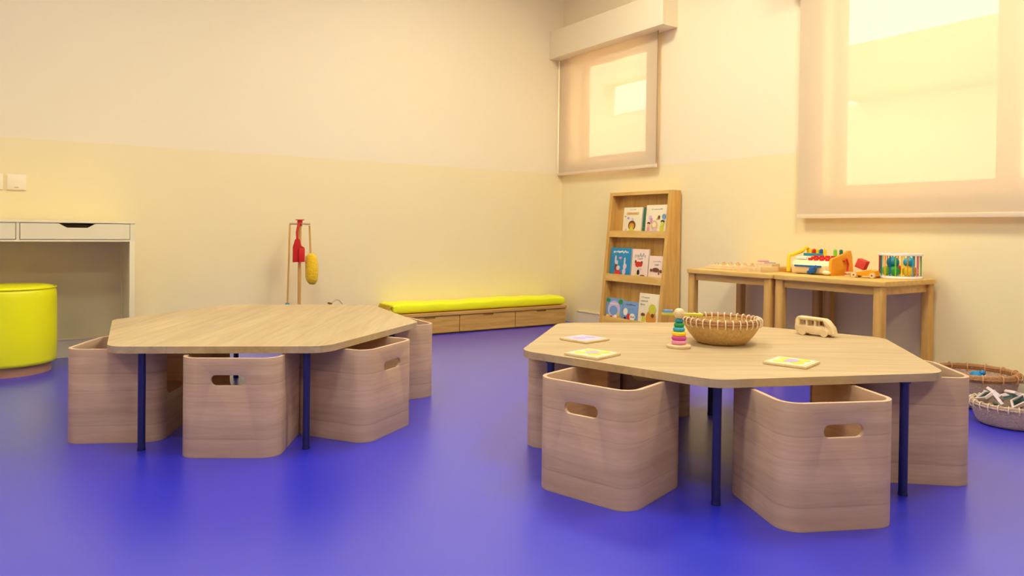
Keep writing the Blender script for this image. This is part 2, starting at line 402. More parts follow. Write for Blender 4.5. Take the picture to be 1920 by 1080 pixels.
# ------------------------------------------------------------------ hexagonal tables
def hex_table(V, legs, label, rot):
    cx = sum(v[0] for v in V) / 6; cy = sum(v[1] for v in V) / 6
    e = empty('hexagonal_table', (cx, cy, 0), 0, label, 'table', 'low hexagonal tables')
    P = round_poly([(x - cx, y - cy) for x, y in V], 0.09, 8)
    ca, sa = math.cos(-rot), math.sin(-rot)
    P = [(x * ca - y * sa, x * sa + y * ca) for x, y in P]
    b = MB(); b.prism([(x, y, 0) for x, y in P], (0, 0, 0.024), bev=0.004)
    o = b.build('tabletop', m_top, e, ang=50); o.rotation_euler = (0, 0, rot); o.location = (0, 0, 0.342)
    for (x, y) in legs:
        b = MB(); b.cyl((0, 0, 0.004), (0, 0, 0.342), 0.0125, n=24); b.cyl((0, 0, 0), (0, 0, 0.008), 0.0135, n=24)
        b.cyl((0, 0, 0.337), (0, 0, 0.342), 0.018, n=24)
        o = b.build('leg', m_navy, e); o.location = (x - cx, y - cy, 0)
    return e
HX1 = [(.229, 2.80), (.867, 2.444), (1.451, 2.886), (1.559, 3.667), (.905, 4.004), (.3145, 3.588)]
HX2 = [(1.605, 1.352), (2.298, 1.063), (2.855, 1.559), (2.632, 2.224), (1.982, 2.560), (1.414, 2.035)]
hex_table(HX1, [(.335, 2.783), (.822, 2.504), (1.275, 2.784), (1.46, 3.60), (.903, 3.88), (.40, 3.53)],
          'low oak-topped hexagonal table with navy legs and a bare top, left of the room', math.radians(58))
hex_table(HX2, [(1.643, 1.376), (2.182, 1.126), (2.70, 1.60), (2.435, 2.075), (1.965, 2.42), (1.461, 1.926)],
          'low oak-topped hexagonal table with navy legs carrying the toys and basket', math.radians(-34))

# ------------------------------------------------------------------ cube chairs
def make_cube():
    w, h, r, t = 0.335, 0.337, 0.06, 0.013
    e = empty('cube_chair', (0, 0, 0), 0, 'x', 'chair', 'wooden cube chairs around the hexagonal tables')
    b = MB(); b.prism([(x, y, 0) for x, y in rrect(w, w, r, 10)], (0, 0, h)); o = b.build('shell', m_cube, e, ang=30)
    b = MB(); b.prism([(x, y, -0.05) for x, y in rrect(w - 2 * t, w - 2 * t, r - t, 10)], (0, 0, h + 0.1)); c1 = b.build('c1', m_ply)
    # handle slot on the -y side (the side facing away from the table)
    b = MB(); b.prism([(x, -w / 2 - 0.05, z) for x, z in rrect(0.115, 0.036, 0.0175, 8, 0, 0.262)], (0, 0.1, 0)); c2 = b.build('c2', m_ply)
    # open front towards the table (+y): deep rounded notch from the rim down to the seat
    b = MB(); b.prism([(x, w / 2 - 0.05, z) for x, z in rrect(0.215, 0.45, 0.04, 8, 0, 0.155 + 0.225)], (0, 0.1, 0)); c3 = b.build('c3', m_ply)
    boolean(o, [c1, c2, c3])
    bm = bmesh.new(); bm.from_mesh(o.data)
    es = [ed for ed in bm.edges if len(ed.link_faces) == 2 and ed.calc_face_angle(0) > 1.2]
    bmesh.ops.bevel(bm, geom=es, offset=0.0028, segments=2, affect='EDGES', profile=0.6, clamp_overlap=True)
    bm.to_mesh(o.data); bm.free()
    for p in o.data.polygons: p.use_smooth = True
    o.data.set_sharp_from_angle(angle=math.radians(28))
    b = MB(); ww = w - 2 * t - 0.001; b.prism([(x, y, 0.14) for x, y in rrect(ww, ww, r - t, 8)], (0, 0, 0.014)); b.build('seat', m_cube, e)
    return e
cube = make_cube()
CUBES = [ # x, y, outward angle, label
    (.652, 2.679, -121.5, 'wooden cube chair with a centred handle slot at the near side of the bare table'),
    (.332, 3.075, 153, 'wooden cube chair without a visible slot, beside the yellow pouf, rim open at the left'),
    (1.070, 2.669, -57, 'wooden cube chair with handle slot turned right, at the bare table near right side'),
    (1.423, 3.147, 0, 'wooden cube chair mostly hidden behind another, under the right corner of the bare table'),
    (1.492, 1.659, -163, 'wooden cube chair with handle slot turned left, at the near left of the toy table'),
    (1.854, 1.227, -115, 'nearest and largest wooden cube chair, handle slot to the right, at the toy table front'),
    (2.428, 1.276, -42, 'wooden cube chair at the right corner of the toy table, beside the floor baskets'),
    (1.725, 2.100, 131, 'wooden cube chair whose edge shows under the left corner of the toy table'),
    (2.270, 2.310, 63, 'shaded wooden cube chair glimpsed beneath the toy table, at its far side'),
]
for i, (x, y, a, lb) in enumerate(CUBES):
    o = cube if i == 0 else copy_tree(cube)
    o.location = (x, y, 0); o.rotation_euler = (0, 0, math.radians(a + 90)); o['label'] = lb

# ------------------------------------------------------------------ white desk
def desk():
    xa, xb, ya, yb, H = -0.80, 0.502, 4.49, Y0 - 0.02, 0.80
    e = empty('desk', ((xa + xb) / 2, (ya + yb) / 2, 0), 0, 'white desk with shallow drawers and cut-out grips against the left wall', 'desk')
    def T(x, y, z): return (x - (xa + xb) / 2, y - (ya + yb) / 2, z)
    b = MB(); b.box(T(xa, ya, H - 0.012), T(xb, yb, H), bev=0.002); b.build('tabletop', m_white, e)
    b = MB(); zt, zb = H - 0.012, 0.689
    b.box(T(xa, ya + 0.004, zb), T(xb, yb, zb + 0.011))
    for x in (xa, -0.614 - 0.015, -0.043 + 0.0, xb - 0.024):
        b.box(T(x, ya + 0.004, zb + 0.011), T(x + (0.015 if x == -0.043 else 0.024), yb, zt))
    b.box(T(xa, yb - 0.012, zb + 0.011), T(xb, yb, zt)); b.build('drawer_case', m_white, e)
    for (x0, x1) in ((-0.602, -0.0455), (-0.0255, 0.4755)):
        cx = (x0 + x1) / 2 + 0.0; hw = (x1 - x0) / 2; z0_, z1_ = zb + 0.0135, zt - 0.003
        gx = 0.06; gz = 0.022
        pts = [(-hw, z0_), (hw, z0_), (hw, z1_), (0.085, z1_), (0.05, z1_ - gz), (-0.045, z1_ - gz), (-0.082, z1_), (-hw, z1_)]
        b = MB(); b.prism([T(cx + px, ya, pz) for px, pz in pts], (0, 0.016, 0)); d = b.build('drawer', m_white, e)
        b = MB(); b.box(T(x0 + 0.01, ya + 0.02, z0_ + 0.003), T(x1 - 0.01, yb - 0.03, z0_ + 0.012)); b.box(T(x0 + 0.01, ya + 0.06, z0_ + 0.013), T(x1 - 0.01, ya + 0.075, z1_ - 0.004)); b.build('drawer_box', m_gap, d)
    for x in (xa, xb - 0.026):
        b = MB()
        b.box(T(x, ya + 0.004, 0), T(x + 0.026, ya + 0.06, 0.689), bev=0.0015)
        b.box(T(x + 0.004, ya + 0.06, 0.02), T(x + 0.022, yb, 0.689)); b.box(T(x, yb - 0.04, 0), T(x + 0.026, yb, 0.689), bev=0.0015)
        b.build('side_panel', m_white, e)
desk()

# ------------------------------------------------------------------ yellow pouf
e = empty('pouf', (-0.072, 4.62, 0), 0, 'round bright yellow pouf on a wooden plinth, cut by the left edge', 'pouf')
b = MB(); b.cyl((0, 0, 0), (0, 0, 0.05), 0.187, n=72); b.build('plinth', m_base, e)
R = 0.213
prof = [(0, 0.05), (R - 0.012, 0.05), (R - 0.003, 0.056), (R, 0.07), (R + 0.002, 0.2), (R, 0.40), (R - 0.002, 0.425), (R - 0.009, 0.443), (R - 0.024, 0.454), (R - 0.06, 0.459), (0, 0.462)]
b = MB(); b.lathe(prof, n=72); b.build('cushion_body', m_yleather, e, ang=60)
b = MB(); b.tube([((R - 0.004) * math.cos(a), (R - 0.004) * math.sin(a), 0.446) for a in [2 * PI * k / 72 for k in range(72)]], 0.0035, close=True); b.build('piping', m_yleather, e)

# ------------------------------------------------------------------ switches
for (xa, xb, lb) in ((-0.094, 0.001, 'white wall switch plate nearer the desk centre, on the left wall'), (-0.203, -0.108, 'white wall switch plate cut by the left edge of the photo')):
    e = empty('wall_switch', ((xa + xb) / 2, Y0, 1.016), 0, lb, 'wall switch', 'switch plates above the desk')
    b = MB(); b.box((-0.0465, -0.011, -0.044), (0.0465, 0, 0.044), bev=0.003); b.build('plate', mat('switch_plate', rgb(253, 236, 200), 0.3), e)
    b = MB(); b.box((-0.04, -0.013, -0.038), (0.04, -0.011, 0.038), bev=0.0009); ro_ = b.build('rocker', mat('switch_plate', None), e)
    b = MB(); b.box((-0.010, -0.0137, -0.031), (0.010, -0.0129, -0.0285)); b.build('indicator', m_gap, ro_)

# ------------------------------------------------------------------ bench with cushion
def bench():
    xa, xb, ya, yb, H = 2.203, 3.724, 4.712, Y0 - 0.003, 0.162
    e = empty('storage_bench', ((xa + xb) / 2, (ya + yb) / 2, 0), 0, 'low oak storage bench with three drawers against the left wall', 'bench')
    ox, oy = (xa + xb) / 2, (ya + yb) / 2
    def T(x, y, z): return (x - ox, y - oy, z)
    b = MB(); b.box(T(xa, ya - 0.008, H - 0.024), T(xb + 0.004, yb, H), bev=0.003); b.build('bench_top', m_bench, e)
    b = MB(); b.box(T(xa, ya + 0.016, 0.012), T(xb, yb, H - 0.024)); b.box(T(xa + 0.02, ya + 0.03, 0), T(xb - 0.02, yb - 0.02, 0.012)); b.build('body', m_bench, e)
    for k in range(3):
        x0 = xa + 0.507 * k + 0.003; x1 = x0 + 0.501
        z0_, z1_ = 0.012, H - 0.029; c = (x0 + x1) / 2
        g = 0.045; pts = [(x0, z0_), (x1, z0_), (x1, z1_), (c + g + 0.004, z1_), (c + g, z1_ - 0.013), (c - g, z1_ - 0.013), (c - g - 0.004, z1_), (x0, z1_)]
        b = MB(); b.prism([T(px, ya, pz) for px, pz in pts], (0, 0.014, 0)); b.build('drawer', m_bench, e)
    # cushion
    cx0, cx1, cy0, cy1, z0_, hgt = 2.175, 3.722, 4.722, Y0 - 0.012, H + 0.001, 0.078
    e2 = empty('bench_cushion', ((cx0 + cx1) / 2, (cy0 + cy1) / 2, z0_), 0, 'long bright yellow seat cushion lying on the low oak bench', 'cushion')
    L_, W_ = cx1 - cx0, cy1 - cy0
    bm = bmesh.new(); NX, NY = 90, 18
    b = MB()
    def sup(u, p): return math.copysign(abs(u) ** p, u)
    rings = []
    n = 28
    for i in range(NX + 1):
        u = -1 + 2 * i / NX; x = u * L_ / 2
        edge = 1 - abs(u) ** 60 if True else 1
        endk = min(1, (1 - abs(u)) * L_ / 2 / 0.035)
        k = math.sqrt(max(0.0, 1 - (1 - endk) ** 2)) * 0.2 + 0.8 if endk < 1 else 1
        if endk <= 0: k = 0.78
        ring = []
        for j in range(n):
            a = 2 * PI * j / n; ca, sa = math.cos(a), math.sin(a)
            yy = sup(ca, 0.35) * W_ / 2 * (0.95 + 0.05 * k); zz = hgt / 2 + sup(sa, 0.5) * hgt / 2 * k
            wr = 0.0025 * math.sin(x * 23 + 2 * a) * (1 if sa > 0 else 0) + 0.004 * math.sin(x * 7) * max(0, sa)
            if u < -0.94: wr += 0.004 * math.sin(a * 9) * (1 if sa > -0.9 else 0)
            ring.append(b.bm.verts.new((x, yy, max(0, zz + wr - 0.004 * (sa > 0)))))
        rings.append(ring)
    for i in range(NX):
        for j in range(n):
            b.bm.faces.new((rings[i][j], rings[i][(j + 1) % n], rings[i + 1][(j + 1) % n], rings[i + 1][j]))
    b.bm.faces.new(rings[0]); b.bm.faces.new(rings[-1][::-1])
    b.build('cover', m_yellow, e2, ang=70)
    b = MB()
    for k in range(7):
        yy = -W_ / 2 * 0.75 + W_ * 0.75 * k / 6
        b.tube([(-L_ / 2 - 0.004, yy, 0.014), (-L_ / 2 - 0.016, yy + 0.016, 0.035), (-L_ / 2 - 0.006, yy + 0.004, 0.060)], 0.013, n=10)
    b.build('gathered_end', mat('cushion_gather', rgb(206, 170, 40), 0.8), e2)
bench()

# ------------------------------------------------------------------ book display shelf
def xf(z): return 3.650 + 0.105 * z / 1.075
SH = (3.75, 3.895)
def shelf():
    e = empty('book_display_shelf', (SH[0], SH[1], 0), 0, 'tall pine book display leaning forward from the window wall with three ledges', 'bookshelf')
    def T(x, y, z): return (x - SH[0], y - SH[1], z)
    ya, yb = 3.572, 4.215; H = 1.075; xw = X0 - 0.018
    for y0 in (ya, yb - 0.032):
        b = MB(); b.prism([T(xf(0), y0, 0), T(xw, y0, 0), T(xw, y0, H), T(xf(H), y0, H)], (0, 0.032, 0), bev=0.0)
        b.build('side_panel', m_pinez, e)
    b = MB(); b.prism([T(xf(H - 0.024), ya + 0.032, H - 0.024), T(xw, ya + 0.032, H - 0.024), T(xw, ya + 0.032, H), T(xf(H), ya + 0.032, H)], (0, yb - ya - 0.064, 0))
    b.build('top_panel', m_pine, e)
    b = MB()
    b.prism([T(xf(0.05) + 0.075, ya + 0.032, 0.05), T(xf(0.05) + 0.085, ya + 0.032, 0.05), T(xf(H - .024) + 0.085, ya + 0.032, H - .024), T(xf(H - .024) + 0.075, ya + 0.032, H - .024)], (0, yb - ya - 0.064, 0))
    b.build('back_panel', m_slat, e)
    for (z0_, z1_) in ((0.735, 0.784), (0.402, 0.456), (0.075, 0.132)):
        b = MB()
        b.prism([T(xf(z0_), ya + 0.032, z0_), T(xf(z0_) + 0.014, ya + 0.032, z0_), T(xf(z1_) + 0.014, ya + 0.032, z1_), T(xf(z1_), ya + 0.032, z1_)], (0, yb - ya - 0.064, 0))
        b.box(T(xf(z0_) + 0.0145, ya + 0.032, z0_), T(xf(z0_) + 0.0745, yb - 0.032, z0_ + 0.012))
        b.build('ledge', m_pine, e)
shelf()
sl = math.atan2(0.105, 1.075)
def book(y0, y1, ztop, ledge, cover, label, art, spine=None, thick=0.014, dx=0.0):
    """y0>y1 : the viewer's left and right edge; art = list of (kind, u, v, size, material...)"""
    zb = ledge + 0.0125
    wv = abs(y0 - y1); h = (ztop - zb) / math.cos(sl)
    e = empty('picture_book', (xf(zb) + 0.020 + dx, (y0 + y1) / 2, zb + 0.001), 0, label, 'book', 'picture books on the display shelf')
    e.rotation_euler = (0, sl, 0)
    hw = wv / 2
    b = MB()
    b.box((0, -hw, 0), (0.0015, hw, h), bev=0.0005); b.box((thick - 0.0015, -hw, 0), (thick, hw, h)); b.box((0.0015, hw - 0.002, 0), (thick - 0.0015, hw, h))
    b.build('cover', cover, e)
    b = MB(); b.box((0.0017, -hw + 0.003, 0.002), (thick - 0.0017, hw - 0.0022, h - 0.002)); b.build('pages', m_paper, e)
    if spine:
        b = MB(); b.box((-0.0006, -hw - 0.0012, 0), (thick, -hw - 0.0001, h)); b.build('spine_tape', spine, e)
    b = MB()
    for a in art:
        k, u, v, s1, s2, m = a            # u 0..1 from viewer's left, v 0..1 from bottom
        y = hw - u * wv; z = v * h
        if k == 'o':
            P = [(0, y + s1 * wv / 2 * math.cos(t), z + s2 * h / 2 * math.sin(t)) for t in [2 * PI * q / 20 for q in range(20)]]
        elif k == 't':
            P = [(0, y - s1 * wv / 2, z - s2 * h / 2), (0, y + s1 * wv / 2, z - s2 * h / 2), (0, y, z + s2 * h / 2)]
        else:
            P = [(0, y - s1 * wv / 2, z - s2 * h / 2), (0, y + s1 * wv / 2, z - s2 * h / 2), (0, y + s1 * wv / 2, z + s2 * h / 2), (0, y - s1 * wv / 2, z + s2 * h / 2)]
        lay = 0.0004 + 0.00025 * art.index(a)
        b.prism([(-lay, p[1], p[2]) for p in P], (lay - 0.00005, 0, 0), m)
    b.build('cover_picture', None, e)
    return e
def scribble(u0, u1, v, n, hh, m):
    out = []
    for i in range(n):
        u = u0 + (u1 - u0) * (i + 0.5) / n; wd = (u1 - u0) / n * random.uniform(0.45, 0.8)
        out.append(('r', u, v + random.uniform(-0.3, 0.3) * hh, wd, hh * random.uniform(0.6, 1.1), m))
    return out
m_cv = mat('cream_cover', rgb(250, 232, 190), 0.45); m_pk = mat('pale_pink_cover', rgb(250, 220, 196), 0.45); m_gt = mat('grey_title', rgb(170, 170, 160), 0.6)
book(4.064, 3.866, 0.958, 0.735, m_cv, 'cream picture book with orange hair drawing, on the top ledge at left',
     [('r', .5, .78, .66, .1, m_tan)] + [('r', .5, .78, .5, .03, m_orp)] + scribble(.35, .65, .92, 6, .03, m_gt) +
     [('o', .28, .62, .12, .08, m_purple), ('o', .52, .58, .1, .08, m_lilac), ('o', .2, .2, .05, .1, m_lilac), ('o', .5, .36, .38, .34, m_brown), ('o', .5, .33, .28, .24, m_orp), ('t', .5, .26, .3, .2, m_yprint), ('o', .12, .68, .08, .04, m_skyb)], spine=None)
book(3.861, 3.836, 0.957, 0.735, m_dgreen, 'narrow dark green book edge between the two cream books on the top ledge', [('r', .5, .3, .3, .02, m_lime)], dx=0.006)
book(3.825, 3.609, 0.972, 0.735, m_cv, 'larger cream picture book with drawn children and a blue balloon, top ledge at right',
     scribble(.25, .75, .86, 10, .03, m_gt) + [('o', .22, .58, .14, .16, m_lilac), ('o', .28, .5, .1, .18, m_pink), ('t', .58, .6, .14, .12, m_yprint), ('o', .62, .6, .08, .12, m_brown), ('o', .84, .62, .17, .17, m_skyb),
      ('o', .16, .4, .12, .1, m_black), ('o', .16, .34, .12, .12, m_tan), ('r', .16, .22, .1, .14, m_pink), ('o', .43, .33, .28, .34, m_tan), ('o', .43, .36, .16, .16, m_cv), ('r', .44, .19, .2, .08, m_lilac), ('o', .8, .46, .15, .1, m_black), ('o', .8, .40, .14, .12, m_yprint), ('r', .78, .24, .14, .2, m_yprint)])
book(4.168, 3.945, 0.654, 0.402, m_bluebook, 'blue picture book with two grey animals, on the middle ledge at left',
     scribble(.12, .88, .87, 11, .06, m_paper) + [('o', .5, .68, .14, .07, m_pink), ('o', .27, .62, .07, .26, m_wtile), ('o', .34, .5, .1, .2, m_wtile), ('o', .33, .38, .2, .2, m_brown), ('o', .42, .36, .16, .16, m_wtile), ('o', .4, .2, .3, .2, m_red),
      ('o', .72, .58, .06, .24, m_wtile), ('o', .75, .42, .16, .18, m_wtile), ('o', .72, .26, .15, .2, m_lilac), ('r', .85, .1, .3, .06, m_pink)])
book(3.932, 3.764, 0.650, 0.402, m_pk, 'pale pink picture book with a red-capped animal, middle of the middle ledge',
     scribble(.15, .85, .80, 7, .10, m_gt) + scribble(.35, .65, .70, 6, .03, m_gt) + [('o', .25, .60, .1, .1, m_brown), ('o', .62, .58, .1, .1, m_brown), ('o', .45, .52, .42, .18, m_red), ('o', .45, .28, .14, .16, m_black), ('t', .34, .16, .22, .2, m_yprint), ('o', .72, .14, .32, .14, m_brown), ('r', .55, .42, .2, .06, m_pk)])
book(3.755, 3.609, 0.605, 0.402, m_pk, 'small square pink picture book with a brown creature, right on the middle ledge',
     scribble(.25, .8, .80, 9, .03, m_gt) + scribble(.38, .66, .68, 5, .03, m_gt) + [('o', .5, .48, .46, .16, m_brown), ('o', .18, .46, .1, .12, m_brown), ('o', .84, .44, .12, .12, m_brown), ('r', .5, .45, .7, .04, m_brown), ('r', .72, .36, .05, .1, m_brown)])
book(4.172, 3.992, 0.272, 0.075, m_skyb, 'pale blue picture book with leaves and ducklings, bottom ledge at left',
     [('o', .5, .55, .75, .7, m_lilac), ('o', .48, .5, .5, .4, m_skyb), ('o', .12, .9, .24, .16, m_green), ('o', .88, .88, .26, .2, m_green), ('r', .48, .78, .5, .03, m_paper), ('o', .14, .22, .2, .2, m_yel), ('o', .38, .2, .16, .18, m_red), ('o', .62, .24, .2, .2, m_paper), ('o', .85, .2, .24, .22, m_orp), ('o', .8, .36, .12, .16, m_yprint)])
book(3.984, 3.829, 0.262, 0.075, m_skyb, 'small blue-grey picture book with red and white figures, centre of the bottom ledge',
     scribble(.15, .85, .86, 7, .05, m_brown) + scribble(.3, .7, .7, 5, .03, m_gt) + [('o', .2, .55, .28, .3, m_paper), ('o', .42, .32, .2, .34, m_red), ('o', .68, .36, .34, .3, m_paper), ('o', .62, .36, .06, .1, m_black), ('o', .76, .36, .06, .1, m_black), ('o', .2, .24, .16, .2, m_black), ('r', .85, .16, .24, .14, m_green)])
book(3.822, 3.610, 0.334, 0.075, m_cv, 'tall cream picture book with an orange animal shape, bottom ledge at right',
     scribble(.08, .5, .88, 6, .035, m_gt) + scribble(.08, .42, .78, 5, .035, m_gt) + scribble(.08, .3, .68, 3, .035, m_gt) + [('o', .62, .30, .46, .46, m_orp), ('o', .66, .56, .34, .3, m_yprint), ('o', .24, .38, .18, .1, m_brown), ('o', .7, .38, .14, .12, m_brown), ('r', .28, .22, .14, .24, m_yprint)])

# ------------------------------------------------------------------ side tables
def side_table(ya, yb, label, first=None):
    xa, xb, H = 3.325, X0 - 0.022, 0.557
    cx, cy = (xa + xb) / 2, (ya + yb) / 2
    if first:
        o = copy_tree(first); o.location = (cx, cy, 0); o['label'] = label; return o
    e = empty('side_table', (cx, cy, 0), 0, label, 'table', 'square pine side tables under the large window')
    hx, hy = (xb - xa) / 2, (yb - ya) / 2
    b = MB(); b.prism([(x, y, H - 0.024) for x, y in rrect(2 * hx, 2 * hy, 0.03, 6)], (0, 0, 0.024), bev=0.004); b.build('tabletop', m_pine, e)
    b = MB(); i = 0.03
    b.box((-hx + i, -hy + i, H - 0.066), (-hx + i + 0.02, hy - i, H - 0.024)); b.box((hx - i - 0.02, -hy + i, H - 0.066), (hx - i, hy - i, H - 0.024))
    b.box((-hx + i, -hy + i, H - 0.066), (hx - i, -hy + i + 0.02, H - 0.024)); b.box((-hx + i, hy - i - 0.02, H - 0.066), (hx - i, hy - i, H - 0.024))
    b.build('apron', m_pine, e)
    for sx in (-1, 1):
        for sy in (-1, 1):
            b = MB(); x, y = sx * (hx - 0.035), sy * (hy - 0.035)
            b.prism([(px, py, 0) for px, py in rrect(0.048, 0.048, 0.012, 4, 0, 0)], (0, 0, H - 0.024)); o = b.build('leg', m_pinez, e); o.location = (x, y, 0)
    return e
sa_ = side_table(1.822, 2.432, 'pine side table carrying the toy register and rainmaker drum')
side_table(2.436, 3.046, 'pine side table between the bookshelf and the drum table, carrying wooden puzzles', sa_)
ZT = 0.5575

# ------------------------------------------------------------------ toys on the side tables
def knob_board(x, y, lx, ly, rz, label, board, holes, name='puzzle_board'):
    e = empty(name, (x, y, ZT), rz, label, 'toy')
    b = MB(); b.box((-lx / 2, -ly / 2, 0), (lx / 2, ly / 2, 0.012), bev=0.002); b.box((-lx / 2 + .015, -ly / 2 + .015, 0.012), (lx / 2 - .015, ly / 2 - .015, 0.024), bev=0.002)
    b.build('board', board, e)
    for i in range(holes[0]):
        for j in range(holes[1]):
            u = -lx / 2 + lx * (i + 0.5) / holes[0] * 0.8 + lx * 0.1; v = -ly / 2 + ly * (j + 0.5) / holes[1] * 0.86 + ly * 0.07
            b = MB(); b.cyl((u, v, 0.0243), (u, v, 0.034), 0.012, n=14); b.cyl((u, v, 0.034), (u, v, 0.038), 0.007, 0.009, n=12)
            b.build('peg', m_maple if (i + j) % 2 else m_tan, e)
knob_board(3.60, 2.90, 0.26, 0.24, 0.06, 'pale wooden peg puzzle board nearest the bookshelf on the side table', m_maple, (3, 4))
e = empty('wooden_tray', (3.50, 2.655, ZT), -0.05, 'pale wooden box-shaped tray beside the peg board, at the front of the side table', 'tray')
b = MB(); b.box((-0.075, -0.085, 0), (0.075, 0.085, 0.006))
for a in ((-0.075, -0.085, -0.067, 0.085), (0.067, -0.085, 0.075, 0.085), (-0.067, -0.085, 0.067, -0.077), (-0.067, 0.077, 0.067, 0.085)): b.box((a[0], a[1], 0.006), (a[2], a[3], 0.030), bev=0.001)
b.build('tray_body', m_maple, e)
e = empty('toy_box_lid', (3.71, 2.588, ZT), 0.02, 'flat amber-brown wooden board at the back of the puzzle side table', 'toy')
b = MB(); b.box((-0.08, -0.084, 0), (0.08, 0.084, 0.022), bev=0.003); b.build('board', wood('amber_wood', rgb(206, 150, 60), rgb(180, 120, 40), (8, 2, 8), 3, 0.45), e)
# ring tangle lying on a low wooden block
e = empty('wooden_block', (3.70, 2.735, ZT), 0.1, 'low pale wooden block under the pink and grey rings on the side table', 'block')
b = MB(); b.box((-0.045, -0.055, 0), (0.045, 0.055, 0.040), bev=0.003); b.build('block_body', m_maple, e)
for i, (dx, dy, m, tl, lb) in enumerate(((0.0, 0.032, m_pink, 0.10, 'pink toy ring resting on the wooden block of the side table'), (0.005, -0.012, mat('grey_ring', rgb(190, 180, 176), 0.4), -0.08, 'pale grey toy ring resting on the wooden block of the side table'))):
    e = empty('toy_ring', (3.70 + dx, 2.735 + dy, ZT + 0.041 + 0.003 + (0.0085 if i == 0 else 0)), 0, lb, 'ring', 'toy rings')
    b = MB(); b.tube([(0.03 * math.cos(a), 0.03 * math.sin(a), 0.0) for a in [2 * PI * k / 28 for k in range(28)]], 0.004, close=True); b.build('ring_body', m, e)

# toy cash register
def register():
    e = empty('toy_cash_register', (3.648, 2.355, ZT), 0, 'yellow and cream toy cash register with red keys and a blue drawer pull', 'toy')
    prof = [(-0.105, 0.0), (-0.105, 0.075), (-0.095, 0.09), (0.02, 0.112), (0.055, 0.132), (0.075, 0.132), (0.09, 0.10), (0.105, 0.0)]
    for s, m in ((1, m_yel), (-1, m_orange)):
        y0 = 0.117 if s > 0 else -0.133
        if s > 0:
            b = MB()
            ring = [(-0.105, 0.0), (-0.105, 0.07), (-0.098, 0.088), (0.02, 0.112), (0.055, 0.132), (0.075, 0.128), (0.095, 0.06), (0.10, 0.0)]
            b.tube([(x, y0 + 0.010, z + 0.010) for x, z in ring], 0.010, n=10); b.build('side_frame', m, e)
        else:
            b = MB(); b.prism([(x, y0, z) for x, z in prof], (0, 0.016, 0), bev=0.003); b.build('side_frame', m, e)
    b = MB(); b.prism([(x, -0.1165, z) for x, z in ((-0.09, 0.004), (-0.098, 0.05), (-0.085, 0.072), (0.01, 0.098), (0.085, 0.098), (0.09, 0.004))], (0, 0.2325, 0), bev=0.004); body = b.build('body', m_cream, e)
    b = MB(); b.prism([(-0.0995, -0.098, 0.012), (-0.0995, 0.1, 0.012), (-0.1055, 0.1, 0.05), (-0.1055, -0.098, 0.05)], (0.01, 0, 0), bev=0.001); dr = b.build('drawer', m_cream, e)
    b = MB(); b.box((-0.115, -0.075, 0.040), (-0.104, 0.085, 0.050), bev=0.003); b.build('drawer_pull', m_blue, e)
    b = MB(); b.ball((-0.118, -0.03, 0.024), 0.02, sc=(0.7, 1.1, 1)); b.cyl((-0.122, -0.055, 0.046), (-0.122, -0.005, 0.01), 0.009, n=12); b.build('drawer_knob', m_blue, e)
    # keys on the sloping deck
    def deck(x): return 0.072 + (x + 0.085) / 0.095 * 0.026
    for i in range(4):
        for j in range(3):
            y = 0.015 - i * 0.034; x = -0.068 + j * 0.026
            b = MB(); b.box((x - 0.008, y - 0.011, deck(x) - 0.002), (x + 0.008, y + 0.011, deck(x) + 0.012), bev=0.003); b.build('key', m_red, e)
    b = MB(); b.box((-0.07, 0.045, 0.08), (-0.01, 0.105, 0.096), bev=0.003); b.build('number_pad', m_whitep, e)
    b = MB(); b.box((0.005, 0.0, 0.0985), (0.03, 0.11, 0.112), bev=0.003); b.build('display_panel', m_teal, e)
    for k, (y, m) in enumerate(((0.10, m_yel), (0.078, m_red), (0.056, m_yel), (0.034, m_blue), (0.012, m_yel), (-0.05, m_lime), (-0.085, m_dgreen))):
        b = MB(); b.cyl((0.06, y, 0.0985), (0.06, y, 0.128), 0.0095, n=14); b.ball((0.06, y, 0.128), 0.0095); b.build('knob', m, e)
    # red handset hook and cord on the right side
    b = MB(); b.tube([(0.0, -0.137, 0.075), (0.02, -0.142, 0.088), (0.035, -0.142, 0.06), (0.03, -0.142, 0.03), (0.015, -0.150, 0.009), (-0.02, -0.165, 0.006), (-0.05, -0.175, 0.006)], 0.005, n=8); b.build('cord', m_red, e)
    b = MB(); b.ball((-0.112, -0.108, 0.014), 0.016, sc=(0.8, 1.5, 0.75)); b.build('coin_scoop', m_cream, e)
register()

# little wooden truck with a tilted red cube on top
e = empty('toy_wagon', (3.572, 2.055, ZT), 0.15, 'small orange wedge-shaped toy wagon with pale wheels, between register and drum', 'toy')
b = MB(); b.prism([(-0.028, y, z) for y, z in ((0.055, 0.010), (0.045, 0.024), (-0.035, 0.042), (-0.06, 0.036), (-0.065, 0.010))], (0.056, 0, 0), bev=0.002); b.build('wagon_body', m_orange, e)
for x in (-0.036, 0.036):
    for y in (0.04, -0.05):
        b = MB(); b.cyl((x - 0.006, y, 0.0135), (x + 0.006, y, 0.0135), 0.0135, n=20); wh = b.build('wheel', m_maple, e)
        b = MB(); b.cyl((x - 0.0075, y, 0.0135), (x + 0.0075, y, 0.0135), 0.004, n=10); b.build('hub', m_brown, wh)
o = None
b = MB(); b.box((-0.0235, -0.0235, -0.0235), (0.0235, 0.0235, 0.0235), bev=0.003)
o = b.build('toy_cube', mat('red_weave', rgb(208, 60, 44), 0.7, bump=(160, 0.5, 0.003), var=(110, 0.2)))
tag(o, 'small red cube tilted on top of the orange toy wagon', 'block')
o.location = (3.572, 2.070, ZT + 0.068); o.rotation_euler = (0.38, 0.0, 0.15)
e = empty('toy_spool', (3.565, 2.135, ZT), 0, 'short pale wooden spool lying between the register and the red cube', 'toy')
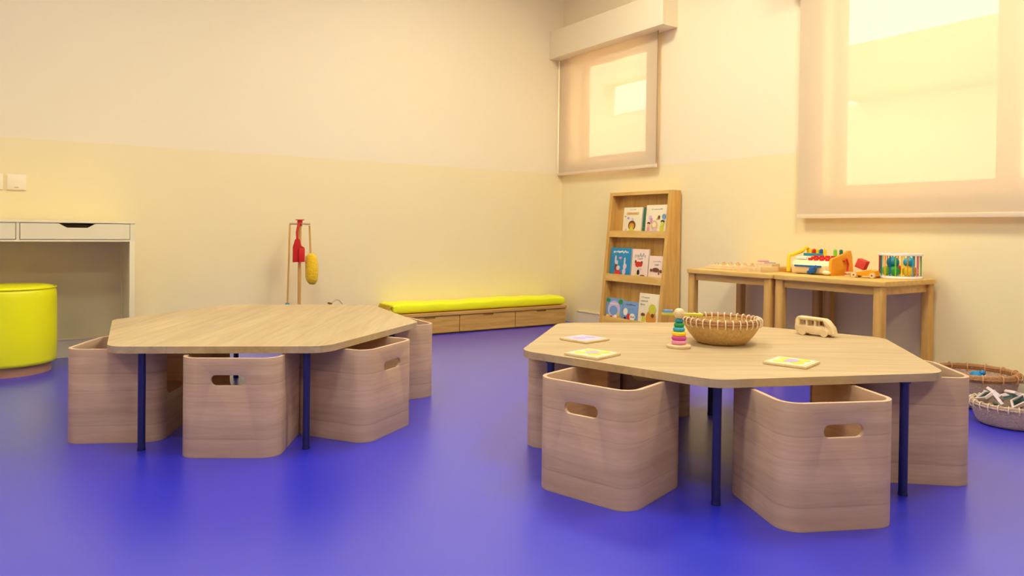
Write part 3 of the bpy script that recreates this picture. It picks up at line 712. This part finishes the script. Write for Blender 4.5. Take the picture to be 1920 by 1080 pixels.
b = MB(); b.cyl((0, 0, 0), (0, 0, 0.008), 0.022, n=24); b.cyl((0, 0, 0.008), (0, 0, 0.018), 0.012, n=20); b.cyl((0, 0, 0.018), (0, 0, 0.024), 0.020, n=24); b.build('spool_body', m_maple, e)

# rainmaker drum
def drum():
    cx, cy, r, H = 3.705, 1.947, 0.104, 0.128
    e = empty('rainmaker_drum', (cx, cy, ZT), 0, 'round toy drum of coloured rods between two white rims with coloured balls inside', 'toy')
    for z in (0, H - 0.012):
        b = MB(); b.lathe([(0, z), (r - 0.002, z), (r, z + 0.002), (r, z + 0.010), (r - 0.002, z + 0.012), (0, z + 0.012)] if z == 0 else
                          [(r - 0.022, z), (r - 0.002, z), (r, z + 0.002), (r, z + 0.010), (r - 0.002, z + 0.012), (r - 0.022, z + 0.012)], n=48, closed=(z > 0)); b.build('rim', m_whitep, e)
    cols = [m_lime, m_cream, m_orange, m_cyan, m_red, m_yel, m_green, m_blue, m_pink, m_teal, m_orp, m_purple]
    n = 22
    for k in range(n):
        a = 2 * PI * k / n
        b = MB(); b.cyl(((r - 0.010) * math.cos(a), (r - 0.010) * math.sin(a), 0.0125), ((r - 0.010) * math.cos(a), (r - 0.010) * math.sin(a), H - 0.0125), 0.003, n=8)
        b.build('rod', cols[(k * 5) % 12], e)
    for (x, y, z, rr, m, lb) in ((-0.042, 0.046, 0.040, 0.024, m_lime, 'lime green ball inside the rod drum'), (-0.058, -0.005, 0.042, 0.026, m_green, 'dark green ball inside the rod drum'), (-0.02, -0.05, 0.040, 0.026, m_yel, 'yellow ball inside the rod drum'),
                      (-0.03, 0.02, 0.080, 0.030, m_teal, 'teal ball on top of the others inside the rod drum'), (0.036, -0.050, 0.038, 0.024, m_orange, 'orange ball inside the rod drum'), (0.0, -0.045, 0.084, 0.026, m_cyan, 'light blue ball high inside the rod drum'), (0.03, 0.03, 0.040, 0.027, m_red, 'red ball at the back inside the rod drum')):
        b = MB(); b.ball((0, 0, 0), rr); o = b.build('toy_ball', m); o.location = (cx + x, cy + y, ZT + z - (0.04 - 0.0128 - rr if z < 0.06 else 0) * 0 - (z - 0.0128 - rr if z < 0.06 else 0))
        tag(o, lb, 'ball', 'coloured balls inside the rod drum')
drum()

# ------------------------------------------------------------------ things on the toy table
ZTT = 0.3665
def stacker():
    e = empty('stacking_ring_toy', (1.938, 1.80, ZTT), 0, 'colourful stacking ring tower with a wooden ball head on the toy table', 'toy')
    b = MB(); b.lathe([(0, 0), (0.041, 0), (0.0425, 0.003), (0.0425, 0.009), (0.040, 0.012), (0, 0.012)], n=40); b.build('base', m_maple, e)
    b = MB(); b.cyl((0, 0, 0.0121), (0, 0, 0.115), 0.005, n=16); b.build('peg', m_maple, e)
    z = 0.0125
    for (r, m) in ((0.0275, m_pink), (0.0265, m_mag), (0.0255, m_yprint if False else m_yel), (0.0215, m_cyan), (0.0185, m_green), (0.0155, m_teal)):
        t = 0.0152
        b = MB(); b.lathe([(0.0056, z), (r - 0.004, z), (r - 0.001, z + 0.003), (r, z + t / 2), (r - 0.001, z + t - 0.0035), (r - 0.004, z + t - 0.0004), (0.0056, z + t - 0.0004)], n=36, closed=True)
        b.build('ring', m, e); z += t
    b = MB(); b.ball((0, 0, z + 0.018), 0.0195, u=28, v=18); b.build('ball_head', m_maple, e)
stacker()

def round_basket(name, x, y, zb, r0, r1, h, label, m, rim_m, n_stitch, bind, cat='basket', group=None, flare=1.0, rim_r=0.007):
    e = empty(name, (x, y, zb), 0, label, cat, group)
    prof = [(0, 0.0), (r0 * 0.9, 0.0), (r0, 0.004)]
    K = 8
    for k in range(1, K + 1):
        t = k / K; prof.append((r0 + (r1 - r0) * math.sin(t * PI / 2) ** 0.9, 0.004 + (h - 0.004) * t))
    inner = [(max(0.0, p[0] - 0.006) if p[0] > 0 else 0, p[1] + (0.006 if p[1] < 0.01 else 0)) for p in prof[::-1]]
    b = MB(); b.lathe(prof + inner, n=96, mod=lambda a, j: 1 + 0.006 * math.sin(a * 34 + (j % 2) * PI)); b.build('basket_body', m, e, ang=80)
    b = MB(); N = 72
    for dz, dr in ((-0.004, 0.0), (0.004, -0.002)):
        b.tube([((r1 + dr) * math.cos(2 * PI * k / N), (r1 + dr) * math.sin(2 * PI * k / N), h + dz) for k in range(N)], rim_r, close=True, n=8)
    b.build('rim', rim_m, e)
    if n_stitch:
        b = MB()
        for k in range(n_stitch):
            if n_stitch <= 14 and k: b.build('rim_wrap', bind, e); b = MB()
            a = 2 * PI * (k + 0.3) / n_stitch; c_, s_ = math.cos(a), math.sin(a); q = rim_r + 0.004
            loop = [((r1 + q * math.cos(t)) * c_, (r1 + q * math.cos(t)) * s_, h + (rim_r + 0.007) * math.sin(t) - (0.006 if math.sin(t) < -0.5 else 0)) for t in [2 * PI * i / 12 for i in range(12)]]
            b.tube(loop, 0.0024 if rim_r < 0.009 else 0.003, close=True, n=5)
        b.build('rim_wrap' if n_stitch <= 14 else 'rim_binding', bind, e)
    return e
round_basket('woven_basket', 2.165, 1.80, ZTT, 0.088, 0.137, 0.085, 'round woven straw basket with pale stitched rim on the toy table', m_wick, m_wickd, 34, m_bind, rim_r=0.006)
# yellow and blue toy propped on the basket's rim
e = empty('toy_propeller', (2.055, 1.895, ZTT + 0.0995), -0.80, 'small yellow and blue toy propeller lying on the basket rim behind the ring tower', 'toy')
b = MB()
P = [(-0.062, -0.004), (-0.055, -0.013), (-0.02, -0.010), (0, -0.006), (0.02, -0.010), (0.055, -0.013), (0.062, -0.004), (0.055, 0.008), (0.02, 0.006), (0, 0.008), (-0.02, 0.006), (-0.055, 0.008)]
b.prism([(x, y, 0) for x, y in [(1.25 * u, 1.6 * v) for u, v in P]], (0, 0, 0.008), bev=0.001); b.build('blade', m_yprint, e)
b = MB(); b.prism([(x, y, 0.0082) for x, y in [(-0.072, -0.005), (-0.064, -0.016), (-0.035, -0.013), (-0.035, 0.008), (-0.064, 0.009)]], (0, 0, 0.010)); b.build('blade_cap', m_skyb, e)
b = MB(); b.cyl((0, 0, 0.0082), (0, 0, 0.018), 0.008, n=14); b.build('hub', m_yel, e)

# wooden bus
def bus():
    e = empty('wooden_bus', (2.665, 1.735, ZTT), math.radians(-78), 'pale wooden toy van with window openings near the back of the toy table', 'toy')
    # local x = length, facing +x
    L_, H, Wd = 0.155, 0.072, 0.05
    b = MB(); b.prism([(x, -Wd / 2, z) for x, z in ((-0.072, 0.012), (-0.0775, 0.03), (-0.074, 0.066), (-0.066, 0.074), (0.036, 0.070), (0.050, 0.062), (0.072, 0.036), (0.0775, 0.014), (0.070, 0.010), (-0.066, 0.009))], (0, Wd, 0), bev=0.003)
    o = b.build('van_body', m_maple, e)
    cs = []
    for x0, x1 in ((-0.060, -0.032), (-0.027, 0.001), (0.006, 0.040)):
        b = MB()
        P = [(x0, 0.040), (x1 + (0.008 if x1 > 0.03 else 0), 0.038), (x1 - (0.004 if x1 > 0.03 else 0), 0.061), (x0, 0.063)]
        b.prism([(x, -0.05, z) for x, z in P], (0, 0.1, 0)); cs.append(b.build('c', m_maple))
        cs[-1].parent = e
    boolean(o, cs)
    for x in (-0.043, 0.043):
        for y in (-0.027, 0.027):
            b = MB(); b.cyl((x, y - 0.006, 0.0145), (x, y + 0.006, 0.0145), 0.0145, n=28); b.build('wheel', m_maple, e)
bus()

# puzzle tiles on the toy table
def tile(x, y, rz, label, base, marks, s=0.135):
    e = empty('puzzle_tile', (x, y, ZTT), rz, label, 'toy', 'printed puzzle tiles on the toy table')
    b = MB(); b.box((-s / 2, -s / 2, 0), (s / 2, s / 2, 0.008), bev=0.002); b.build('tile_board', m_maple, e)
    b = MB(); b.box((-s / 2 + 0.012, -s / 2 + 0.012, 0.0082), (s / 2 - 0.012, s / 2 - 0.012, 0.0090), base)
    for i, (px, py, rx, ry, m) in enumerate(marks):
        b.prism([(px * s + rx * s * math.cos(2 * PI * k / 24), py * s + ry * s * math.sin(2 * PI * k / 24), 0.0091 + 0.0002 * i) for k in range(24)], (0, 0, 0.0002), m)
    b.build('printed_piece', None, e)
tile(1.755, 2.105, math.radians(10), 'wooden puzzle tile printed with pale lilac shapes, farthest left on the toy table', m_lilac, [(-.16, .05, .18, .2, m_purple), (.18, -.05, .13, .16, m_purple), (.05, .28, .09, .07, m_paper)])
tile(1.565, 1.835, math.radians(14), 'wooden puzzle tile printed yellow with a lilac oval, near the toy table front left edge', m_paper, [(-.2, .2, .17, .17, m_yprint), (.2, .2, .17, .17, m_yprint), (-.2, -.2, .17, .17, m_yprint), (.2, -.2, .17, .17, m_yprint), (0, 0, .27, .2, m_yprint), (0, 0, .19, .17, m_purple)])
tile(2.015, 1.395, math.radians(16), 'wooden puzzle tile printed yellow with a lilac centre, right of the toy table front', m_paper, [(-.2, .2, .17, .17, m_yprint), (.2, .2, .17, .17, m_yprint), (-.2, -.2, .17, .17, m_yprint), (.2, -.2, .17, .17, m_yprint), (0, 0, .25, .2, m_yprint), (0, 0, .2, .17, m_purple)])

# ------------------------------------------------------------------ floor baskets by the right wall
round_basket('round_basket', 3.648, 1.565, 0.0, 0.13, 0.172, 0.145, 'large round basket with thick wrapped rim on the floor, blue toy inside', m_wickp, m_wickd, 14, mat('rim_wrap', rgb(214, 160, 112), 0.7), rim_r=0.011, group='floor baskets by the window wall')
round_basket('round_basket', 3.39, 1.312, 0.0, 0.118, 0.142, 0.085, 'low round basket on the floor heaped with white window tiles', m_wickp, m_wickp, 26, m_bind, rim_r=0.006, group='floor baskets by the window wall')
round_basket('round_basket', 3.685, 1.255, 0.0, 0.06, 0.078, 0.125, 'small wicker basket on the floor cut by the right edge', m_wickp, mat('rim_tan', rgb(214, 170, 120), 0.7), 14, m_bind, rim_r=0.009, group='floor baskets by the window wall')
e = empty('toy_animal', (3.600, 1.535, 0.0115), 0.6, 'blue toy animal with white and red spots lying in the large floor basket', 'toy')
b = MB(); b.ball((0, 0, 0.062), 0.062, sc=(0.8, 0.6, 1)); b.ball((0.0, 0.0, 0.122), 0.036, sc=(1.1, 0.8, 0.8)); b.ball((-0.015, -0.02, 0.146), 0.013); b.build('animal_body', mat('toy_blue', rgb(30, 130, 190), 0.5), e)
b = MB(); b.ball((0.020, -0.030, 0.126), 0.011); b.build('eye', m_whitep, e)
b = MB(); b.ball((0.002, -0.036, 0.110), 0.011); b.build('beak', m_red, e)
# white frame tiles heaped in the low basket (magnet-window tiles)
tb = [(-0.085, 0.02, 0.9, 0.55, 0.2), (-0.055, -0.055, -0.7, -0.35, 0.5), (0.0, -0.02, 0.55, 0.1, 1.0), (-0.02, -0.09, -0.35, 0.15, 0.3), (0.05, -0.075, -0.5, 0.25, 1.3),
      (0.06, 0.0, 0.35, -0.45, 0.8), (-0.02, 0.06, 0.5, 0.45, 0.1), (0.085, 0.05, -0.3, 0.5, 0.6), (-0.10, -0.03, 0.2, -0.6, 0.9), (0.03, 0.10, 0.3, 0.2, 0.4), (-0.06, 0.09, -0.5, 0.3, 1.1), (0.10, -0.03, 0.6, 0.2, 0.2)]
def win_tile():
    e = empty('window_tile', (0, 0, 0), 0, 'white square-framed toy window tile heaped in the low floor basket', 'toy', 'white window tiles in the low floor basket')
    b = MB(); s, t = 0.031, 0.008
    b.box((-s, -s, -0.006), (s, -s + t, 0.006), bev=0.0015); b.box((-s, s - t, -0.006), (s, s, 0.006), bev=0.0015)
    b.box((-s, -s + t, -0.006), (-s + t, s - t, 0.006)); b.box((s - t, -s + t, -0.006), (s, s - t, 0.006)); b.build('frame', m_wtile, e)
    b = MB(); b.box((-s + t, -s + t, -0.001), (s - t, s - t, 0.001)); b.build('window', m_acry, e)
    return e
wt = win_tile()
for i, (dx, dy, ax, ay, az) in enumerate([q for k, q in enumerate(tb) if k not in (5, 8)]):
    o = wt if i == 0 else copy_tree(wt)
    rr = math.hypot(dx, dy)
    dx *= 0.85; dy *= 0.85
    o.location = (3.39 + dx, 1.312 + dy, 0.094 + 0.020 * (1 - rr / 0.14) + (i % 3) * 0.006); o.rotation_euler = (ax, ay, az)
# tiles standing upright below the heap
for i in range(7):
    o = copy_tree(wt); a = 2 * PI * i / 6; q = 0.07 if i < 6 else 0
    o.location = (3.39 + q * math.cos(a), 1.312 + q * math.sin(a), 0.040); o.rotation_euler = (PI / 2, 0, a)

# ------------------------------------------------------------------ cleaning set on its stand
def stand():
    bx, by = 1.508, 4.76
    e = empty('broom_stand', (bx, by, 0), 0, 'small wooden stand with crossed top pegs holding toy cleaning tools by the left wall', 'stand')
    b = MB(); b.lathe([(0, 0), (0.11, 0), (0.112, 0.004), (0.112, 0.016), (0.108, 0.02), (0, 0.02)], n=40); b.build('base', m_pine, e)
    b = MB(); b.cyl((0, 0, 0.0201), (0, 0, 0.79), 0.011, n=20); b.build('pole', m_pinez, e)
    b = MB(); b.cyl((-0.068, 0, 0.803), (0.068, 0, 0.803), 0.006, n=12); b.build('cross_bar', mat('peg_grey', rgb(190, 160, 120), 0.5), e)
    b = MB(); b.cyl((0, -0.06, 0.803), (0, 0.06, 0.803), 0.006, n=12); b.build('cross_bar', mat('peg_grey', None), e)
    b = MB(); b.cyl((0, 0, 0.79), (0, 0, 0.826), 0.017, n=20); b.cyl((0, 0, 0.8262), (0, 0, 0.832), 0.028, n=24); b.build('hub', m_red, e)
    # red brush with dustpan
    e2 = empty('toy_dustpan', (bx - 0.024, by - 0.045, 0.55), 0, 'red toy dustpan hanging from the wooden broom stand', 'dustpan', 'toy cleaning tools')
    b = MB(); b.prism([(x, -0.004, z) for x, z in ((-0.034, 0.0), (0.040, 0.004), (0.040, 0.098), (0.014, 0.11), (0.010, 0.148), (-0.006, 0.160), (-0.020, 0.148), (-0.034, 0.10))], (0, 0.014, 0), bev=0.003); b.build('pan', m_redf, e2)
    b = MB(); b.box((0.0, -0.016, 0.002), (0.040, -0.0045, 0.092), bev=0.003); b.build('pan_lip', m_red, e2)
    b = MB(); b.tube([(-0.006, 0.003, 0.155), (-0.008, 0.004, 0.20), (0.0, 0.006, 0.238), (0.012, 0.012, 0.258)], 0.0075, n=10); b.build('handle', m_red, e2)
    # yellow duster
    e3 = empty('toy_duster', (bx + 0.062, by - 0.012, 0.40), 0, 'fluffy yellow toy duster hanging from the broom stand', 'duster', 'toy cleaning tools')
    b = MB()
    P = [(0.020, 0, 0.0), (0.020, 0, 0.02), (0.019, 0, 0.05), (0.017, 0, 0.10), (0.014, 0, 0.15), (0.010, 0, 0.19), (0.008, 0, 0.206)]
    b.tube(P, 0.03, n=16, rs=[0.018, 0.034, 0.043, 0.043, 0.039, 0.033, 0.014])
    for v in b.bm.verts: v.co += Vector((random.uniform(-1, 1), random.uniform(-1, 1), random.uniform(-1, 1))) * 0.003
    b.build('fleece', m_yduster, e3, ang=90)
    b = MB(); b.cyl((0.008, 0, 0.2062), (0.0, 0.004, 0.392), 0.006, n=12); b.build('handle', m_pinez, e3)
    # mop with teal head
    e4 = empty('toy_mop', (bx - 0.074, by - 0.004, 0), 0, 'toy mop with thin wooden handle and small teal head beside the stand', 'mop', 'toy cleaning tools')
    b = MB(); b.cyl((-0.005, 0, 0.272), (0.006, 0, 0.797), 0.0058, n=12); b.build('handle', m_pinez, e4)
    b = MB(); b.lathe([(0, 0.258), (0.030, 0.258), (0.031, 0.264), (0.016, 0.270), (0.010, 0.282), (0, 0.283)], n=24, c=(-0.006, 0, 0)); b.build('mop_head', m_teal, e4)
    b = MB()
    for k in range(16):
        a = 2 * PI * k / 16; b.tube([(-0.006 + 0.02 * math.cos(a), 0.02 * math.sin(a), 0.257), (-0.006 + 0.024 * math.cos(a), 0.024 * math.sin(a), 0.15), (-0.006 + 0.02 * math.cos(a), 0.02 * math.sin(a), 0.032)], 0.005, n=6)
    b.build('mop_strands', m_paper, e4)
stand()
e = empty('toy_arch', (1.765, 4.76, 0), 0, 'tip of a small pale wooden toy arch rising behind the bare table', 'toy')
b = MB(); b.tube([(-0.075, 0, 0.005), (-0.062, 0, 0.15), (-0.048, 0, 0.245), (-0.028, 0, 0.276), (0.0, 0, 0.291), (0.022, 0, 0.283), (0.042, 0, 0.258), (0.058, 0, 0.15), (0.07, 0, 0.005)], 0.006, n=10); b.build('hoop', m_maple, e)
b = MB(); b.cyl((-0.041, -0.01, 0.262), (-0.041, 0.045, 0.262), 0.007, n=12); b.build('peg', m_brown, e)
